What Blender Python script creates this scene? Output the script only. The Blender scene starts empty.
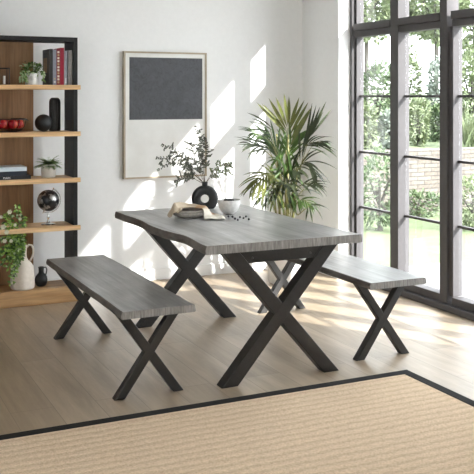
import bpy, bmesh, math, random
from mathutils import Vector, Matrix, noise
R = random.Random(7)
S = bpy.context.scene
COL = S.collection
PI = math.pi
V = Vector

# ------------------------------------------------------------------ camera
YAW = 0.4433; F = 883.4; HOR = 96.85; CH = 1.49
sn, cs = math.sin(YAW), math.cos(YAW)
cam = bpy.data.objects.new('camera', bpy.data.cameras.new('camera'))
COL.objects.link(cam); S.camera = cam
cam.location = (0, 0, CH); cam.rotation_euler = (PI/2, 0, -YAW)
cam.data.sensor_width = 36; cam.data.lens = F/474*36
cam.data.shift_y = -(237-HOR)/474
cam.data.clip_start = .05; cam.data.clip_end = 300

def at(u, v, Y):
    "the point of the plane Y=const seen at image position u, v"
    k = (u-237)/F
    X = Y*(sn+k*cs)/(cs-k*sn)
    Z = sn*X+cs*Y
    return V((X, Y, CH-(v-HOR)*Z/F))
def xat(u, Y): return at(u, 0, Y).x

# ------------------------------------------------------------------ materials
def mat(name, base=(.5,.5,.5), rough=.5, metal=0, spec=.5, build=None):
    m = bpy.data.materials.new(name); m.use_nodes = True
    nt = m.node_tree; b = nt.nodes['Principled BSDF']
    b.inputs['Base Color'].default_value = (*base, 1)
    b.inputs['Roughness'].default_value = rough
    b.inputs['Metallic'].default_value = metal
    b.inputs['Specular IOR Level'].default_value = spec
    if build: build(nt, b)
    return m
def coords(nt, scale=(1,1,1), rot=(0,0,0), src='Object'):
    tc = nt.nodes.new('ShaderNodeTexCoord'); mp = nt.nodes.new('ShaderNodeMapping')
    mp.inputs['Scale'].default_value = scale; mp.inputs['Rotation'].default_value = rot
    nt.links.new(tc.outputs[src], mp.inputs['Vector']); return mp.outputs['Vector']
def ntex(nt, vec, scale=5, detail=4, rough=.5, dist=0):
    n = nt.nodes.new('ShaderNodeTexNoise')
    n.inputs['Scale'].default_value = scale; n.inputs['Detail'].default_value = detail
    n.inputs['Roughness'].default_value = rough; n.inputs['Distortion'].default_value = dist
    nt.links.new(vec, n.inputs['Vector']); return n.outputs['Fac']
def ramp(nt, fac, stops):
    r = nt.nodes.new('ShaderNodeValToRGB'); e = r.color_ramp.elements
    while len(e) < len(stops): e.new(.5)
    for x, (p, c) in zip(e, stops):
        x.position = p; x.color = (*c, 1)
    nt.links.new(fac, r.inputs['Fac']); return r.outputs['Color']
def mixc(nt, a, b, fac=.5, mode='MIX'):
    m = nt.nodes.new('ShaderNodeMix'); m.data_type = 'RGBA'; m.blend_type = mode
    for s, val in ((m.inputs['Factor'], fac), (m.inputs['A'], a), (m.inputs['B'], b)):
        if isinstance(val, (int, float)): s.default_value = val
        elif isinstance(val, tuple): s.default_value = (*val, 1)
        else: nt.links.new(val, s)
    return m.outputs['Result']
def bump(nt, b, h, strength=.2, dist=.002):
    n = nt.nodes.new('ShaderNodeBump'); n.inputs['Strength'].default_value = strength
    n.inputs['Distance'].default_value = dist
    nt.links.new(h, n.inputs['Height']); nt.links.new(n.outputs['Normal'], b.inputs['Normal'])
def noisy(name, c1, c2, scale=8, rough=.5, metal=0, bs=.15, bd=.002, sc3=(1,1,1), spec=.5, lo=.35, hi=.65, detail=5):
    def f(nt, b):
        v = coords(nt, sc3); n = ntex(nt, v, scale, detail, .6)
        nt.links.new(ramp(nt, n, [(lo, c1), (hi, c2)]), b.inputs['Base Color'])
        if bs: bump(nt, b, n, bs, bd)
    return mat(name, c1, rough, metal, spec, f)

def wood_build(c_dark, c_mid, c_light, axis, fine=60, coarse=7, stretch=.06, rough_var=True, bs=.12):
    def f(nt, b):
        sc = [1, 1, 1]; sc[axis] = stretch
        v = coords(nt, tuple(sc))
        n1 = ntex(nt, v, coarse, 4, .55, .8); n2 = ntex(nt, v, fine, 5, .65, .3)
        a = ramp(nt, n1, [(.3, c_dark), (.5, c_mid), (.72, c_light)])
        g = ramp(nt, n2, [(.3, (.62,.62,.62)), (.62, (1.12,1.12,1.12))])
        nt.links.new(mixc(nt, a, g, .75, 'MULTIPLY'), b.inputs['Base Color'])
        bump(nt, b, n2, bs, .0015)
    return f
M = {}
M['wall'] = noisy('wall_paint', (.79,.79,.785), (.81,.81,.805), 30, .75, bs=.05, bd=.0005, spec=.25)
M['white'] = mat('white_trim_paint', (.78,.775,.76), .5)
M['ceil'] = mat('ceiling_paint', (.8,.8,.79), .8)
GREY = ((.18,.177,.174), (.29,.288,.285), (.43,.43,.43))
def slab_mat(nm, axis_x=False):
    def f(nt, b):
        v = coords(nt, (1, .07, 1))
        n1 = ntex(nt, v, 9, 4, .6, .9); n2 = ntex(nt, v, 55, 5, .7, .3)
        v3 = coords(nt, (.5, .9, 1)); n3 = ntex(nt, v3, 3.2, 3, .5)
        a = ramp(nt, n1, [(.3, GREY[0]), (.5, GREY[1]), (.7, GREY[2])])
        g = ramp(nt, n2, [(.3, (.62,.62,.62)), (.62, (1.15,1.15,1.15))])
        c = mixc(nt, a, g, .8, 'MULTIPLY')
        h = ramp(nt, n3, [(.35, (.62,.62,.62)), (.5, (.95,.95,.95)), (.68, (1.25,1.25,1.25))])
        nt.links.new(mixc(nt, c, h, .8, 'MULTIPLY'), b.inputs['Base Color'])
        bump(nt, b, n2, .15, .001)
    return mat(nm, (.2,.2,.2), .33, 0, 1.0, f)
M['slab'] = slab_mat('weathered_grey_wood')
def end_build(nt, b):
    v = coords(nt, (1, 1, .12)); n = ntex(nt, v, 110, 4, .6); n2 = ntex(nt, v, 25, 3, .6)
    a = ramp(nt, n, [(.3, (.15,.14,.135)), (.65, (.30,.29,.28))])
    g = ramp(nt, n2, [(.3, (.7,.7,.7)), (.65, (1.15,1.13,1.1))])
    nt.links.new(mixc(nt, a, g, .8, 'MULTIPLY'), b.inputs['Base Color']); bump(nt, b, n, .2, .001)
M['end'] = mat('grey_end_grain', (.3,.3,.3), .55, build=end_build)
M['bark'] = noisy('live_edge_bark', (.072,.062,.053), (.145,.128,.112), 28, .6, sc3=(1,.25,1), bs=.3)
M['leg'] = noisy('black_metal', (.017,.0155,.0145), (.022,.020,.019), 60, .42, .0, bs=.03, bd=.0004)
M['bolt'] = mat('bolt_steel', (.09,.09,.09), .3, .9)
M['oak'] = mat('rustic_oak', (.4,.25,.12), .5, build=wood_build((.52,.30,.13), (.76,.49,.25), (.90,.66,.40), 0))
M['oakdark'] = mat('rustic_oak_base', (.4,.25,.12), .5, build=wood_build((.22,.115,.045), (.42,.235,.10), (.60,.38,.19), 0))
M['oakback'] = mat('oak_back_board', (.25,.15,.08), .55, build=wood_build((.17,.085,.035), (.29,.155,.07), (.40,.23,.115), 2, coarse=5))
M['shelfblack'] = mat('black_shelf_frame', (.013,.0125,.0125), .55, 0, .3)
M['frame_al'] = noisy('bronze_grey_aluminium', (.078,.073,.075), (.085,.080,.082), 40, .6, .0, bs=0, spec=.25)
def glass(nm='window_glass'):
    m = bpy.data.materials.new(nm); m.use_nodes = True; nt = m.node_tree; nt.nodes.clear()
    o = nt.nodes.new('ShaderNodeOutputMaterial'); t = nt.nodes.new('ShaderNodeBsdfTransparent')
    g = nt.nodes.new('ShaderNodeBsdfGlossy'); g.inputs['Roughness'].default_value = .01
    t.inputs['Color'].default_value = (.98,.99,.99,1)
    lw = nt.nodes.new('ShaderNodeLayerWeight'); lw.inputs['Blend'].default_value = .5
    pw = nt.nodes.new('ShaderNodeMath'); pw.operation = 'POWER'; pw.inputs[1].default_value = 5; nt.links.new(lw.outputs['Facing'], pw.inputs[0])
    ma = nt.nodes.new('ShaderNodeMath'); ma.operation = 'MULTIPLY_ADD'; ma.inputs[1].default_value = .9; ma.inputs[2].default_value = .03; nt.links.new(pw.outputs[0], ma.inputs[0])
    mx = nt.nodes.new('ShaderNodeMixShader')
    nt.links.new(ma.outputs[0], mx.inputs[0]); nt.links.new(t.outputs[0], mx.inputs[1]); nt.links.new(g.outputs[0], mx.inputs[2])
    nt.links.new(mx.outputs[0], o.inputs['Surface']); return m
M['glass'] = glass()

# ------------------------------------------------------------------ mesh helper
class MB:
    def __init__(s): s.v = []; s.f = []; s.m = []; s.cur = 0
    def add(s, vs, fs, mi=None):
        o = len(s.v); s.v += [V(p) for p in vs]; s.f += [tuple(i+o for i in f) for f in fs]
        s.m += [s.cur if mi is None else mi]*len(fs)
    def box(s, a, b, mi=None):
        x0, x1 = sorted((a[0], b[0])); y0, y1 = sorted((a[1], b[1])); z0, z1 = sorted((a[2], b[2]))
        vs = [(x,y,z) for x in (x0,x1) for y in (y0,y1) for z in (z0,z1)]
        s.add(vs, [(0,1,3,2),(4,6,7,5),(0,4,5,1),(2,3,7,6),(0,2,6,4),(1,5,7,3)], mi)
    def prism(s, poly, y0, y1, mi=None):
        "polygon in XZ extruded along Y"
        n = len(poly)
        vs = [(x, y0, z) for x, z in poly]+[(x, y1, z) for x, z in poly]
        s.add(vs, [tuple(range(n)), tuple(range(2*n-1, n-1, -1))]+[(i, i+n, (i+1)%n+n, (i+1)%n) for i in range(n)], mi)
    def tube(s, pts, r, n=8, mi=None, closed=False):
        pts = [V(p) for p in pts]; m = len(pts)
        rr = r if isinstance(r, (list, tuple)) else [r]*m
        rings = []; up = None
        for i, p in enumerate(pts):
            if closed: t = (pts[(i+1)%m]-pts[i-1])
            else: t = (pts[min(i+1, m-1)]-pts[max(i-1, 0)])
            t = t.normalized() if t.length else V((0,0,1))
            if up is None: up = V((0,0,1)) if abs(t.z) < .9 else V((1,0,0))
            a = t.cross(up)
            a = a.normalized() if a.length > 1e-6 else t.orthogonal().normalized()
            b = a.cross(t).normalized(); up = b
            rings.append([p+rr[i]*(math.cos(2*PI*k/n)*a+math.sin(2*PI*k/n)*b) for k in range(n)])
        vs = [q for g in rings for q in g]; fs = []
        for i in range(m if closed else m-1):
            j = (i+1) % m
            for k in range(n): fs.append((i*n+k, i*n+(k+1)%n, j*n+(k+1)%n, j*n+k))
        if not closed: fs += [tuple(range(n-1, -1, -1)), tuple((m-1)*n+k for k in range(n))]
        s.add(vs, fs, mi)
    def lathe(s, prof, c=(0,0,0), n=32, mi=None, ax=None, ripple=None):
        "profile of (r, z), closed to the axis where r==0"
        c = V(c); vs = []; fs = []; idx = []
        for r, z in prof:
            if r < 1e-6: idx.append([len(vs)]); vs.append(V((0,0,z)))
            else:
                idx.append(list(range(len(vs), len(vs)+n)))
                for k in range(n):
                    a = 2*PI*k/n; q = r*(1+(ripple(a, z) if ripple else 0))
                    vs.append(V((q*math.cos(a), q*math.sin(a), z)))
        for A, B in zip(idx, idx[1:]):
            if len(A) == 1 and len(B) == 1: continue
            for k in range(n):
                k2 = (k+1) % n
                if len(A) == 1: fs.append((A[0], B[k2], B[k]))
                elif len(B) == 1: fs.append((A[k], A[k2], B[0]))
                else: fs.append((A[k], A[k2], B[k2], B[k]))
        if ax is not None:
            q = V(ax).to_track_quat('Z', 'Y'); vs = [q @ p for p in vs]
        s.add([p+c for p in vs], fs, mi)
    def sphere(s, c, r, n=20, sq=(1,1,1), mi=None):
        pr = [(0, -r)]+[(r*math.cos(a), r*math.sin(a)) for a in [(-.5+i/(n//2))*PI for i in range(1, n//2)]]+[(0, r)]
        k = MB(); k.lathe(pr, (0,0,0), n)
        s.add([V((p.x*sq[0], p.y*sq[1], p.z*sq[2]))+V(c) for p in k.v], k.f, mi)
    def leaf(s, p, d, nrm, L, W, droop=0, seg=4, fold=.15, mi=None, tipw=.0, bp=.75):
        "a pointed blade from p along d, face normal about nrm, drooping by gravity"
        d = V(d).normalized(); side = d.cross(V(nrm))
        side = side.normalized() if side.length > 1e-5 else d.orthogonal().normalized()
        vs = []; q = V(p); dd = d.copy(); nn = side.cross(d)
        for i in range(seg+1):
            t = i/seg; w = W*.5*(math.sin(PI*min(1, (t*.96+.025)**bp)) if i < seg else tipw)
            nn = side.cross(dd).normalized()
            vs += [q-side*w+nn*(w*fold), q.copy(), q+side*w+nn*(w*fold)]
            q = q+dd*(L/seg); dd = (dd+V((0,0,-droop/seg))).normalized()
        fs = []
        for i in range(seg):
            a = i*3; fs += [(a, a+1, a+4, a+3), (a+1, a+2, a+5, a+4)]
        s.add(vs, fs, mi)
    def build(s, name, mats, parent=None, smooth=False, bevel=0, solid=0, kind=None, subd=0, auto=None):
        me = bpy.data.meshes.new(name)
        off = V((0,0,0))
        if parent is not None:
            q = parent; off = V((0,0,0))
            while q is not None: off += q.location; q = q.parent
        me.from_pydata([tuple(p-off) for p in s.v], [], s.f)
        if not isinstance(mats, (list, tuple)): mats = [mats]
        for x in mats: me.materials.append(x)
        me.polygons.foreach_set('material_index', s.m)
        bm = bmesh.new(); bm.from_mesh(me)
        if solid is not None and not solid: bmesh.ops.recalc_face_normals(bm, faces=bm.faces[:])
        bm.to_mesh(me); bm.free()
        if smooth: me.polygons.foreach_set('use_smooth', [True]*len(me.polygons))
        me.update()
        o = bpy.data.objects.new(name, me); COL.objects.link(o)
        if parent is not None: o.parent = parent
        if smooth and auto:
            me.set_sharp_from_angle(angle=auto)
        if bevel:
            b = o.modifiers.new('bevel', 'BEVEL'); b.width = bevel; b.segments = 2; b.limit_method = 'ANGLE'; b.angle_limit = .6
        if solid:
            b = o.modifiers.new('solid', 'SOLIDIFY'); b.thickness = solid
        if subd:
            b = o.modifiers.new('subd', 'SUBSURF'); b.levels = subd; b.render_levels = subd
        if kind: o['kind'] = kind
        return o
def tag(o, label, cat, group=None, kind=None):
    o['label'] = label; o['category'] = cat
    if group: o['group'] = group
    if kind: o['kind'] = kind
    return o
def thing(name, loc, label, cat, group=None):
    o = bpy.data.objects.new(name, None); o.empty_display_size = .05; COL.objects.link(o); o.location = loc
    return tag(o, label, cat, group)
def copy_tree(o, parent=None):
    c = o.copy(); COL.objects.link(c); c.parent = parent
    for ch in [x for x in bpy.data.objects if x.parent == o]: copy_tree(ch, c)
    return c

# ------------------------------------------------------------------ room shell
YB = 6.78; XR = 3.857; XF = 3.966; XO = 4.075; YJ = 6.183; HC = 2.75; XL = -1.6; Y0 = -2.6; YN = 3.15; HEAD = 2.61
def floor_build(nt, b):
    v = coords(nt, (1,1,1), (0,0,PI/2))
    br = nt.nodes.new('ShaderNodeTexBrick')
    br.offset = .37; br.inputs['Scale'].default_value = 1
    br.inputs['Brick Width'].default_value = 1.25; br.inputs['Row Height'].default_value = .205
    br.inputs['Mortar Size'].default_value = .0016; br.inputs['Mortar Smooth'].default_value = .3
    br.inputs['Color1'].default_value = (0,0,0,1); br.inputs['Color2'].default_value = (1,1,1,1)
    br.inputs['Mortar'].default_value = (.5,.5,.5,1)
    nt.links.new(v, br.inputs['Vector'])
    v2 = coords(nt, (1, .1, 1)); n1 = ntex(nt, v2, 9, 5, .6, .6); n2 = ntex(nt, v2, 60, 4, .6)
    base = ramp(nt, br.outputs['Color'], [(0, (.325,.25,.172)), (1, (.41,.325,.235))])
    a = ramp(nt, n1, [(.3, (.72,.70,.67)), (.7, (1.13,1.13,1.13))])
    c = mixc(nt, base, a, 1.0, 'MULTIPLY')
    g = ramp(nt, n2, [(.3, (.9,.9,.9)), (.7, (1.05,1.05,1.05))])
    c = mixc(nt, c, g, 1.0, 'MULTIPLY')
    c = mixc(nt, c, (.17,.135,.10), br.outputs['Fac'])
    nt.links.new(c, b.inputs['Base Color'])
    bump(nt, b, n1, .05, .001)
M['floor'] = mat('pale_oak_floorboards', (.5,.42,.33), .40, 0, .9, floor_build)

m = MB(); m.box((XL, Y0, -.12), (XO, YB+.15, 0)); m.build('floor', M['floor'], kind='structure')
m = MB(); m.box((XL-.15, YB, 0), (XO, YB+.15, HC)); m.build('wall_back', M['wall'], kind='structure')
W2 = (-2.3, .9, .15, 2.5)  # opening in the left wall for the added fill window
m = MB(); m.box((XL-.15, W2[1], 0), (XL, YB, HC)); m.box((XL-.15, Y0, 0), (XL, W2[0], HC)); m.box((XL-.15, W2[0], 0), (XL, W2[1], W2[2])); m.box((XL-.15, W2[0], W2[3]), (XL, W2[1], HC)); m.build('wall_left', M['wall'], kind='structure')
m = MB(); m.box((XL-.15, Y0-.15, 0), (XO, Y0, HC)); m.build('wall_front', M['wall'], kind='structure')
m = MB(); m.box((XL-.15, Y0, HC), (XO, YB+.15, HC+.12)); m.build('ceiling', M['ceil'], kind='structure')
m = MB()
m.box((XR, YJ, 0), (XO, YB, HC)); m.box((XR, Y0, 0), (XO, YN, HC)); m.box((XR, YN, HEAD), (XO, YJ, HC))
m.build('wall_right', M['wall'], kind='structure')
m = MB(); m.box((XL, YB-.014, 0), (XR, YB, .09)); m.build('baseboard_back', M['white'], kind='structure', bevel=.003)
m = MB(); m.box((XR-.014, YJ, 0), (XR, YB-.014, .09)); m.build('baseboard_right', M['white'], kind='structure', bevel=.003)
m = MB(); m.box((XL, Y0, 0), (XL+.014, YB-.014, .09)); m.build('baseboard_left', M['white'], kind='structure', bevel=.003)

# window wall: fixed lights and doors in one dark aluminium frame
win = bpy.data.objects.new('window_1', None); COL.objects.link(win); win.location = (XF, YN, 0); win['kind'] = 'structure'
fm = M['frame_al']
XF1 = XF+.105
def wpart(name, a, b, mt=fm, bevel=.003):
    m = MB(); m.box(a, b); return m.build(name, mt, win, bevel=bevel)
wpart('window_frame', (XF, YJ-.001, 0), (XF1, 6.15, HEAD-.001))
wpart('stile', (XF+.03, 6.15, .10), (XF1-.005, 6.128, HEAD-.06))
wpart('window_frame', (XF, YN+.05, 0), (XF1, YN+.001, HEAD-.001))
wpart('head_rail', (XF, YN+.05, HEAD-.065), (XF1, 6.15, HEAD-.001))
wpart('threshold', (XF-.03, YN+.05, 0), (XF1-.002, 6.15, .045))
posts = [(5.514, 5.617), (4.895, 5.02), (4.29, 4.41), (3.68, 3.80)]
for i, (a, b) in enumerate(posts):
    wpart('post', (XF, a+.045 if i else a, .045), (XF1, b, HEAD-.065))
    if i: wpart('stile', (XF+.018, a, .10), (XF1-.005, a+.041, 1.98))
edges = [6.128]
for a, b in posts: edges += [b, a]
edges.append(YN+.05)
for i in range(0, len(edges), 2):
    y1, y0 = edges[i], edges[i+1]
    wpart('bottom_rail', (XF+.006, y0, .045), (XF1-.004, y1, .10))
    wpart('transom', (XF-.004, y0, 2.03), (XF1-.001, y1, 2.085))
    wpart('transom', (XF+.008, y0, 1.978), (XF1-.004, y1, 2.027))
    for z in (1.4945, 1.038, .586):
        wpart('glazing_bar', (XF+.058, y0, z-.009), (XF+.086, y1, z+.009), bevel=.002)
    wpart('pane', (XF+.070, y0+.001, .10), (XF+.074, y1-.001, 1.978), M['glass'], 0)
    wpart('pane', (XF+.070, y0+.001, 2.085), (XF+.074, y1-.001, HEAD-.065), M['glass'], 0)

fill_win = bpy.data.objects.new('fill_window', None); COL.objects.link(fill_win); fill_win.location = (XL-.08, W2[0], W2[2]); fill_win['kind'] = 'structure'  # unseen window behind the camera, added to let in fill light
def fill_part(name, a, b, mt=fm):
    m = MB(); m.box(a, b); return m.build(name, mt, fill_win, bevel=.003 if mt is fm else 0)
for a, b in ((W2[0], W2[0]+.05), (W2[1]-.05, W2[1]), ((W2[0]+W2[1])/2-.03, (W2[0]+W2[1])/2+.03)): fill_part('window_frame', (XL-.11, a, W2[2]), (XL-.05, b, W2[3]))
for a, b in ((W2[2], W2[2]+.05), (W2[3]-.05, W2[3])): fill_part('window_frame', (XL-.109, W2[0]+.05, a), (XL-.051, W2[1]-.05, b))
for a, b in ((W2[0]+.05, (W2[0]+W2[1])/2-.03), ((W2[0]+W2[1])/2+.03, W2[1]-.05)): fill_part('pane', (XL-.082, a+.001, W2[2]+.051), (XL-.078, b-.001, W2[3]-.051), M['glass'])

# ------------------------------------------------------------------ tables and benches
def slab(W, L, z0, z1, fl, fr, fe, seed):
    "live edge slab; local x centred, y from 0 to L.  fl/fr/fe give edge waviness"
    m = MB(); n = 56; rows = []
    for i in range(n+1):
        y = L*i/n; l = -W/2+fl(y); r = W/2+fr(y)
        wl = .006+.004*noise.noise(V((y*6, seed, 0))); wr = .006+.004*noise.noise(V((y*6, seed+9, 0)))
        h = z1-z0
        sec = [(l+.003, z1), (l-.001, z1-.003), (l-wl, z0+h*.45), (l-wl*.5, z0+.002), (l+.002, z0),
               (r-.002, z0), (r+wr*1.2, z0+.003), (r+wr, z0+h*.35), (r+.001, z1-.003), (r-.003, z1)]
        yy = y
        if i == 0: rows.append([(x, y+(.0+fe(x)), z) for x, z in sec])
        elif i == n: rows.append([(x, y-fe(x), z) for x, z in sec])
        else: rows.append([(x, yy, z) for x, z in sec])
    # subdivide top and bottom across so ends may wave
    k = len(rows[0]); vs = [p for r_ in rows for p in r_]; fs = []; mi = []
    for i in range(n):
        for j in range(k):
            j2 = (j+1) % k
            fs.append((i*k+j, (i+1)*k+j, (i+1)*k+j2, i*k+j2))
            mi.append(0 if j in (4, 9) else (1 if j < 4 else 1))
    fs += [tuple(range(k)), tuple(n*k+j for j in range(k-1, -1, -1))]; mi += [2, 2]
    m.add(vs, fs); m.m = mi
    return m
def legs(root, x0, yf, w, c, d, H, bolt=True, bar=.03):
    "X frame: two crossing square tubes, a flat bar between their tops"
    x0 += .009
    for sgn, o in ((1, 0), (-1, .0006)):
        m = MB()
        a, b = -w*sgn, w*sgn
        poly = [(x0+a, 0), (x0+a+c*sgn, 0), (x0+b, H), (x0+b-c*sgn, H)]
        if sgn < 0: poly = poly[::-1]
        m.prism(poly, yf+o, yf+d-o)
        m.build('leg', M['leg'], root, bevel=.004)
    if bar:
        m = MB(); m.box((x0-w+c*.9, yf+d*.12, H-bar), (x0+w-c*.9, yf+d*.85, H-.0008)); cb = m.build('crossbar', M['leg'], root, bevel=.002)
        if bolt:
            for bx in (-w+c+.085, w-c-.085):
                m = MB(); m.lathe([(0,0),(.006,0),(.006,.004),(.004,.006),(0,.006)], (x0+bx, yf+d*.12, H-bar*.62), 12, ax=(0,-1,0))
                m.build('bolt', M['bolt'], cb, smooth=True, auto=.7)

def wave(seed, a, f=2.2):
    return lambda y: a*noise.noise(V((y*f, seed, 3.3)))+a*.35*noise.noise(V((y*f*4, seed, 7.7)))
# dining table
TX, TY, TW, TL, TH, TT = 2.2047, 4.0428, .905, 1.491, .7446, .0445
t = thing('dining_table', (TX, TY, 0), 'grey wooden dining table with live edge top and black X legs', 'table')
def tl(y):
    k = math.exp(-((y-.33)/.16)**2)*.028 - math.exp(-((y-.75)/.2)**2)*.012 + math.exp(-((y-1.05)/.16)**2)*.012
    return k+.004*noise.noise(V((y*9, 1, 1)))
s = slab(TW, TL, TH-TT, TH, tl, lambda y: .010*math.exp(-(y/.12)**2)+wave(4, .010)(y), lambda x: .002*math.sin(x*9), 2)
s.v = [p+V((TX, TY, 0)) for p in s.v]
s.build('tabletop', [M['slab'], M['bark'], M['end']], t)
H = TH-TT
legs(t, TX, TY+.0606, .352, .094, .072, H, bar=.074)
legs(t, TX, TY+TL-.1273, .352, .094, .072, H, bar=.074)
# benches
BX, BY, BW, BL, BH, BT = 1.4877, 4.0065, .369, 1.5226, .471, .0365
def bench(label, x, y, seed, wl, wr):
    b = thing('bench', (x, y, 0), label, 'bench', 'benches either side of the dining table')
    s = slab(BW, BL, BH-BT, BH, wl, wr, lambda q: .0015*math.sin(q*20), seed)
    s.v = [p+V((x, y, 0)) for p in s.v]
    s.build('seat', [M['slab'], M['bark'], M['end']], b)
    for yy in (y+.1587, y+BL-.1587):
        legs(b, x, yy, .184, .056, .045, BH-BT, False, bar=.02)
    return b
bench('dark-looking grey live edge bench in front of bookshelf, left of table', BX, BY, 5, wave(11, .004), wave(12, .0035))
bench('pale grey live edge bench beside the glazed doors, right of table', 2.9163, 4.0471, 21, wave(31, .003), wave(37, .0035))

# ------------------------------------------------------------------ rug
def rug_build(nt, b):
    v = coords(nt, (1,1,1))
    vd = ntex(nt, v, 6, 2, .5)
    w = nt.nodes.new('ShaderNodeTexWave'); w.wave_type = 'BANDS'; w.bands_direction = 'Y'
    w.inputs['Scale'].default_value = 5.5; w.inputs['Distortion'].default_value = 1.6; w.inputs['Detail'].default_value = 2
    w.inputs['Detail Scale'].default_value = 1.5
    nt.links.new(v, w.inputs['Vector'])
    w2 = nt.nodes.new('ShaderNodeTexWave'); w2.bands_direction = 'X'; w2.inputs['Scale'].default_value = 45
    w2.inputs['Distortion'].default_value = 2; nt.links.new(v, w2.inputs['Vector'])
    n = ntex(nt, v, 170, 3, .7)
    c = ramp(nt, n, [(.25, (.44,.315,.20)), (.7, (.86,.69,.51))])
    g = ramp(nt, w.outputs['Fac'], [(0, (.86,.85,.83)), (.6, (1.04,1.04,1.04))])
    c = mixc(nt, c, g, .8, 'MULTIPLY'); nt.links.new(c, b.inputs['Base Color'])
    ad = nt.nodes.new('ShaderNodeMath'); ad.operation = 'ADD'; nt.links.new(w.outputs['Fac'], ad.inputs[0]); nt.links.new(n, ad.inputs[1])
    bump(nt, b, ad.outputs[0], .8, .004)
M['rug'] = mat('jute_weave', (.55,.4,.26), .95, 0, .1, rug_build)
M['rugb'] = noisy('black_cotton_binding', (.012,.011,.011), (.02,.019,.018), 150, .9, bs=.3, spec=.2)
RX0, RX1, RY0, RY1, bw = -.3, 2.889, 1.6, 3.936, .058
rug = thing('rug', ((RX0+RX1)/2, (RY0+RY1)/2, 0), 'tan woven jute rug with black binding on the floor', 'rug')
m = MB(); m.box((RX0+bw, RY0+bw, 0), (RX1-bw, RY1-bw, .009)); m.build('rug_weave', M['rug'], rug)
m = MB()
for z in (0,):
    o = [(RX0,RY0),(RX1,RY0),(RX1,RY1),(RX0,RY1)]; i_ = [(RX0+bw,RY0+bw),(RX1-bw,RY0+bw),(RX1-bw,RY1-bw),(RX0+bw,RY1-bw)]
    vs = [(x,y,0) for x,y in o]+[(x,y,0) for x,y in i_]+[(x,y,.011) for x,y in o]+[(x,y,.011) for x,y in i_]
    fs = []
    for k in range(4):
        j = (k+1)%4; fs += [(8+k,8+j,12+j,12+k),(k,4+k,4+j,j),(k,j,8+j,8+k),(4+k,12+k,12+j,4+j)]
    m.add(vs, fs)
m.build('rug_border', M['rugb'], rug, bevel=.003)

# ------------------------------------------------------------------ bookshelf
SF, SB, SX1, SX0 = 6.323, 6.59, 1.715, .35
sh = thing('bookshelf', ((SX0+SX1)/2, 6.47, 0), 'tall open bookshelf with black frame and rustic oak shelves against the wall', 'bookshelf')
m = MB(); m.box((SX0-.01, SF-.005, 0), (SX1+.004, SB, .111)); m.build('base', M['oakdark'], sh, bevel=.004)
for a, b in ((SX1-.03, SX1), (SX0, SX0+.03)):
    m = MB(); m.box((a, SF, .111), (b, SB, 1.923)); m.build('side_panel', M['shelfblack'], sh, bevel=.002)
m = MB(); m.box((SX0+.03, SF, 1.893), (SX1-.03, SB, 1.923)); m.build('top_panel', M['shelfblack'], sh, bevel=.002)
m = MB(); m.box((.62, SB-.018, .111), (1.447, SB, 1.893)); m.build('back_panel', M['oakback'], sh)
SH = [1.576, 1.2375, .902, .555]
for z in SH:
    m = MB()
    m.box((SX0+.031, SF-.0004, z-.033), (SX1-.031, SB-.019, z))
    m.box((SX0-.02, SF-.022, z-.033), (SX1+.017, SF-.0005, z))
    m.build('shelf', M['oak'], sh, bevel=.002)

# standing books
def book(name, label, x0, x1, z, h, y0, dep, col, page=(.75,.72,.65), lean=0, group='books standing on the top shelf', deco=None):
    b = thing(name, ((x0+x1)/2, y0+dep/2, z), label, 'book', group)
    cm = noisy('cover_'+str(len(bpy.data.materials)), tuple(c*.85 for c in col), col, 40, .45, bs=0)
    tk = .002
    m = MB()
    m.box((x0, y0, z), (x0+tk, y0+dep, z+h)); m.box((x1-tk, y0, z), (x1, y0+dep, z+h)); m.box((x0+tk, y0, z), (x1-tk, y0+tk, z+h))
    m.build('cover', cm, b)
    m = MB(); m.box((x0+tk, y0+tk, z+.003), (x1-tk, y0+dep-.004, z+h-.004)); m.build('pages', mat('paper', page, .8), b)
    if deco:
        for (za, zb, dc, ins) in deco:
            m = MB(); m.box((x0+ins, y0-.0006, z+za), (x1-ins, y0, z+zb)); m.build('spine_print', mat('print', dc, .5), b)
    if lean: b.rotation_euler.y = lean
    return b
z = SH[0]; yb = 6.37; X = lambda u: xat(u, yb)
bk = book('book', 'large black book with gold block on its cover, beside the potted plant', X(49.6), X(52.8), z, .262, yb, .22, (.022,.020,.018))
m = MB(); m.box((X(49.6)-.0006, yb+.08, z+.09), (X(49.6), yb+.19, z+.20)); m.build('cover_print', mat('dull_gold', (.30,.19,.07), .45, .3), bk)
book('book', 'slate blue-grey book between the black book and the patterned spine', X(53), X(56.4), z, .258, yb, .2, (.26,.27,.32), deco=[(.015,.03,(.6,.6,.6),.006),(.04,.05,(.5,.4,.2),.008)])
dd = [(.012+.022*i, .027+.022*i, (.72,.62,.52) if i % 3 else (.45,.30,.16), .006) for i in range(11)]
book('book', 'dark red book with cream patterned spine, third from the left', X(56.6), X(60.2), z, .265, yb, .2, (.22,.018,.03), deco=dd)
book('book', 'plain crimson book next to the cream patterned spine', X(60.4), X(64), z, .272, yb, .21, (.36,.008,.035))
book('book', 'thin light grey book right of the crimson one', X(64.3), X(67.3), z, .25, yb, .2, (.40,.43,.48), deco=[(.012,.05,(.65,.65,.66),.005)])
book('book', 'thick taupe grey book leaning by the black side panel', X(68.4), X(72.6), z, .255, yb, .2, (.52,.49,.47), lean=-.012, deco=[(.01,.03,(.5,.5,.5),.008)])

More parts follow.
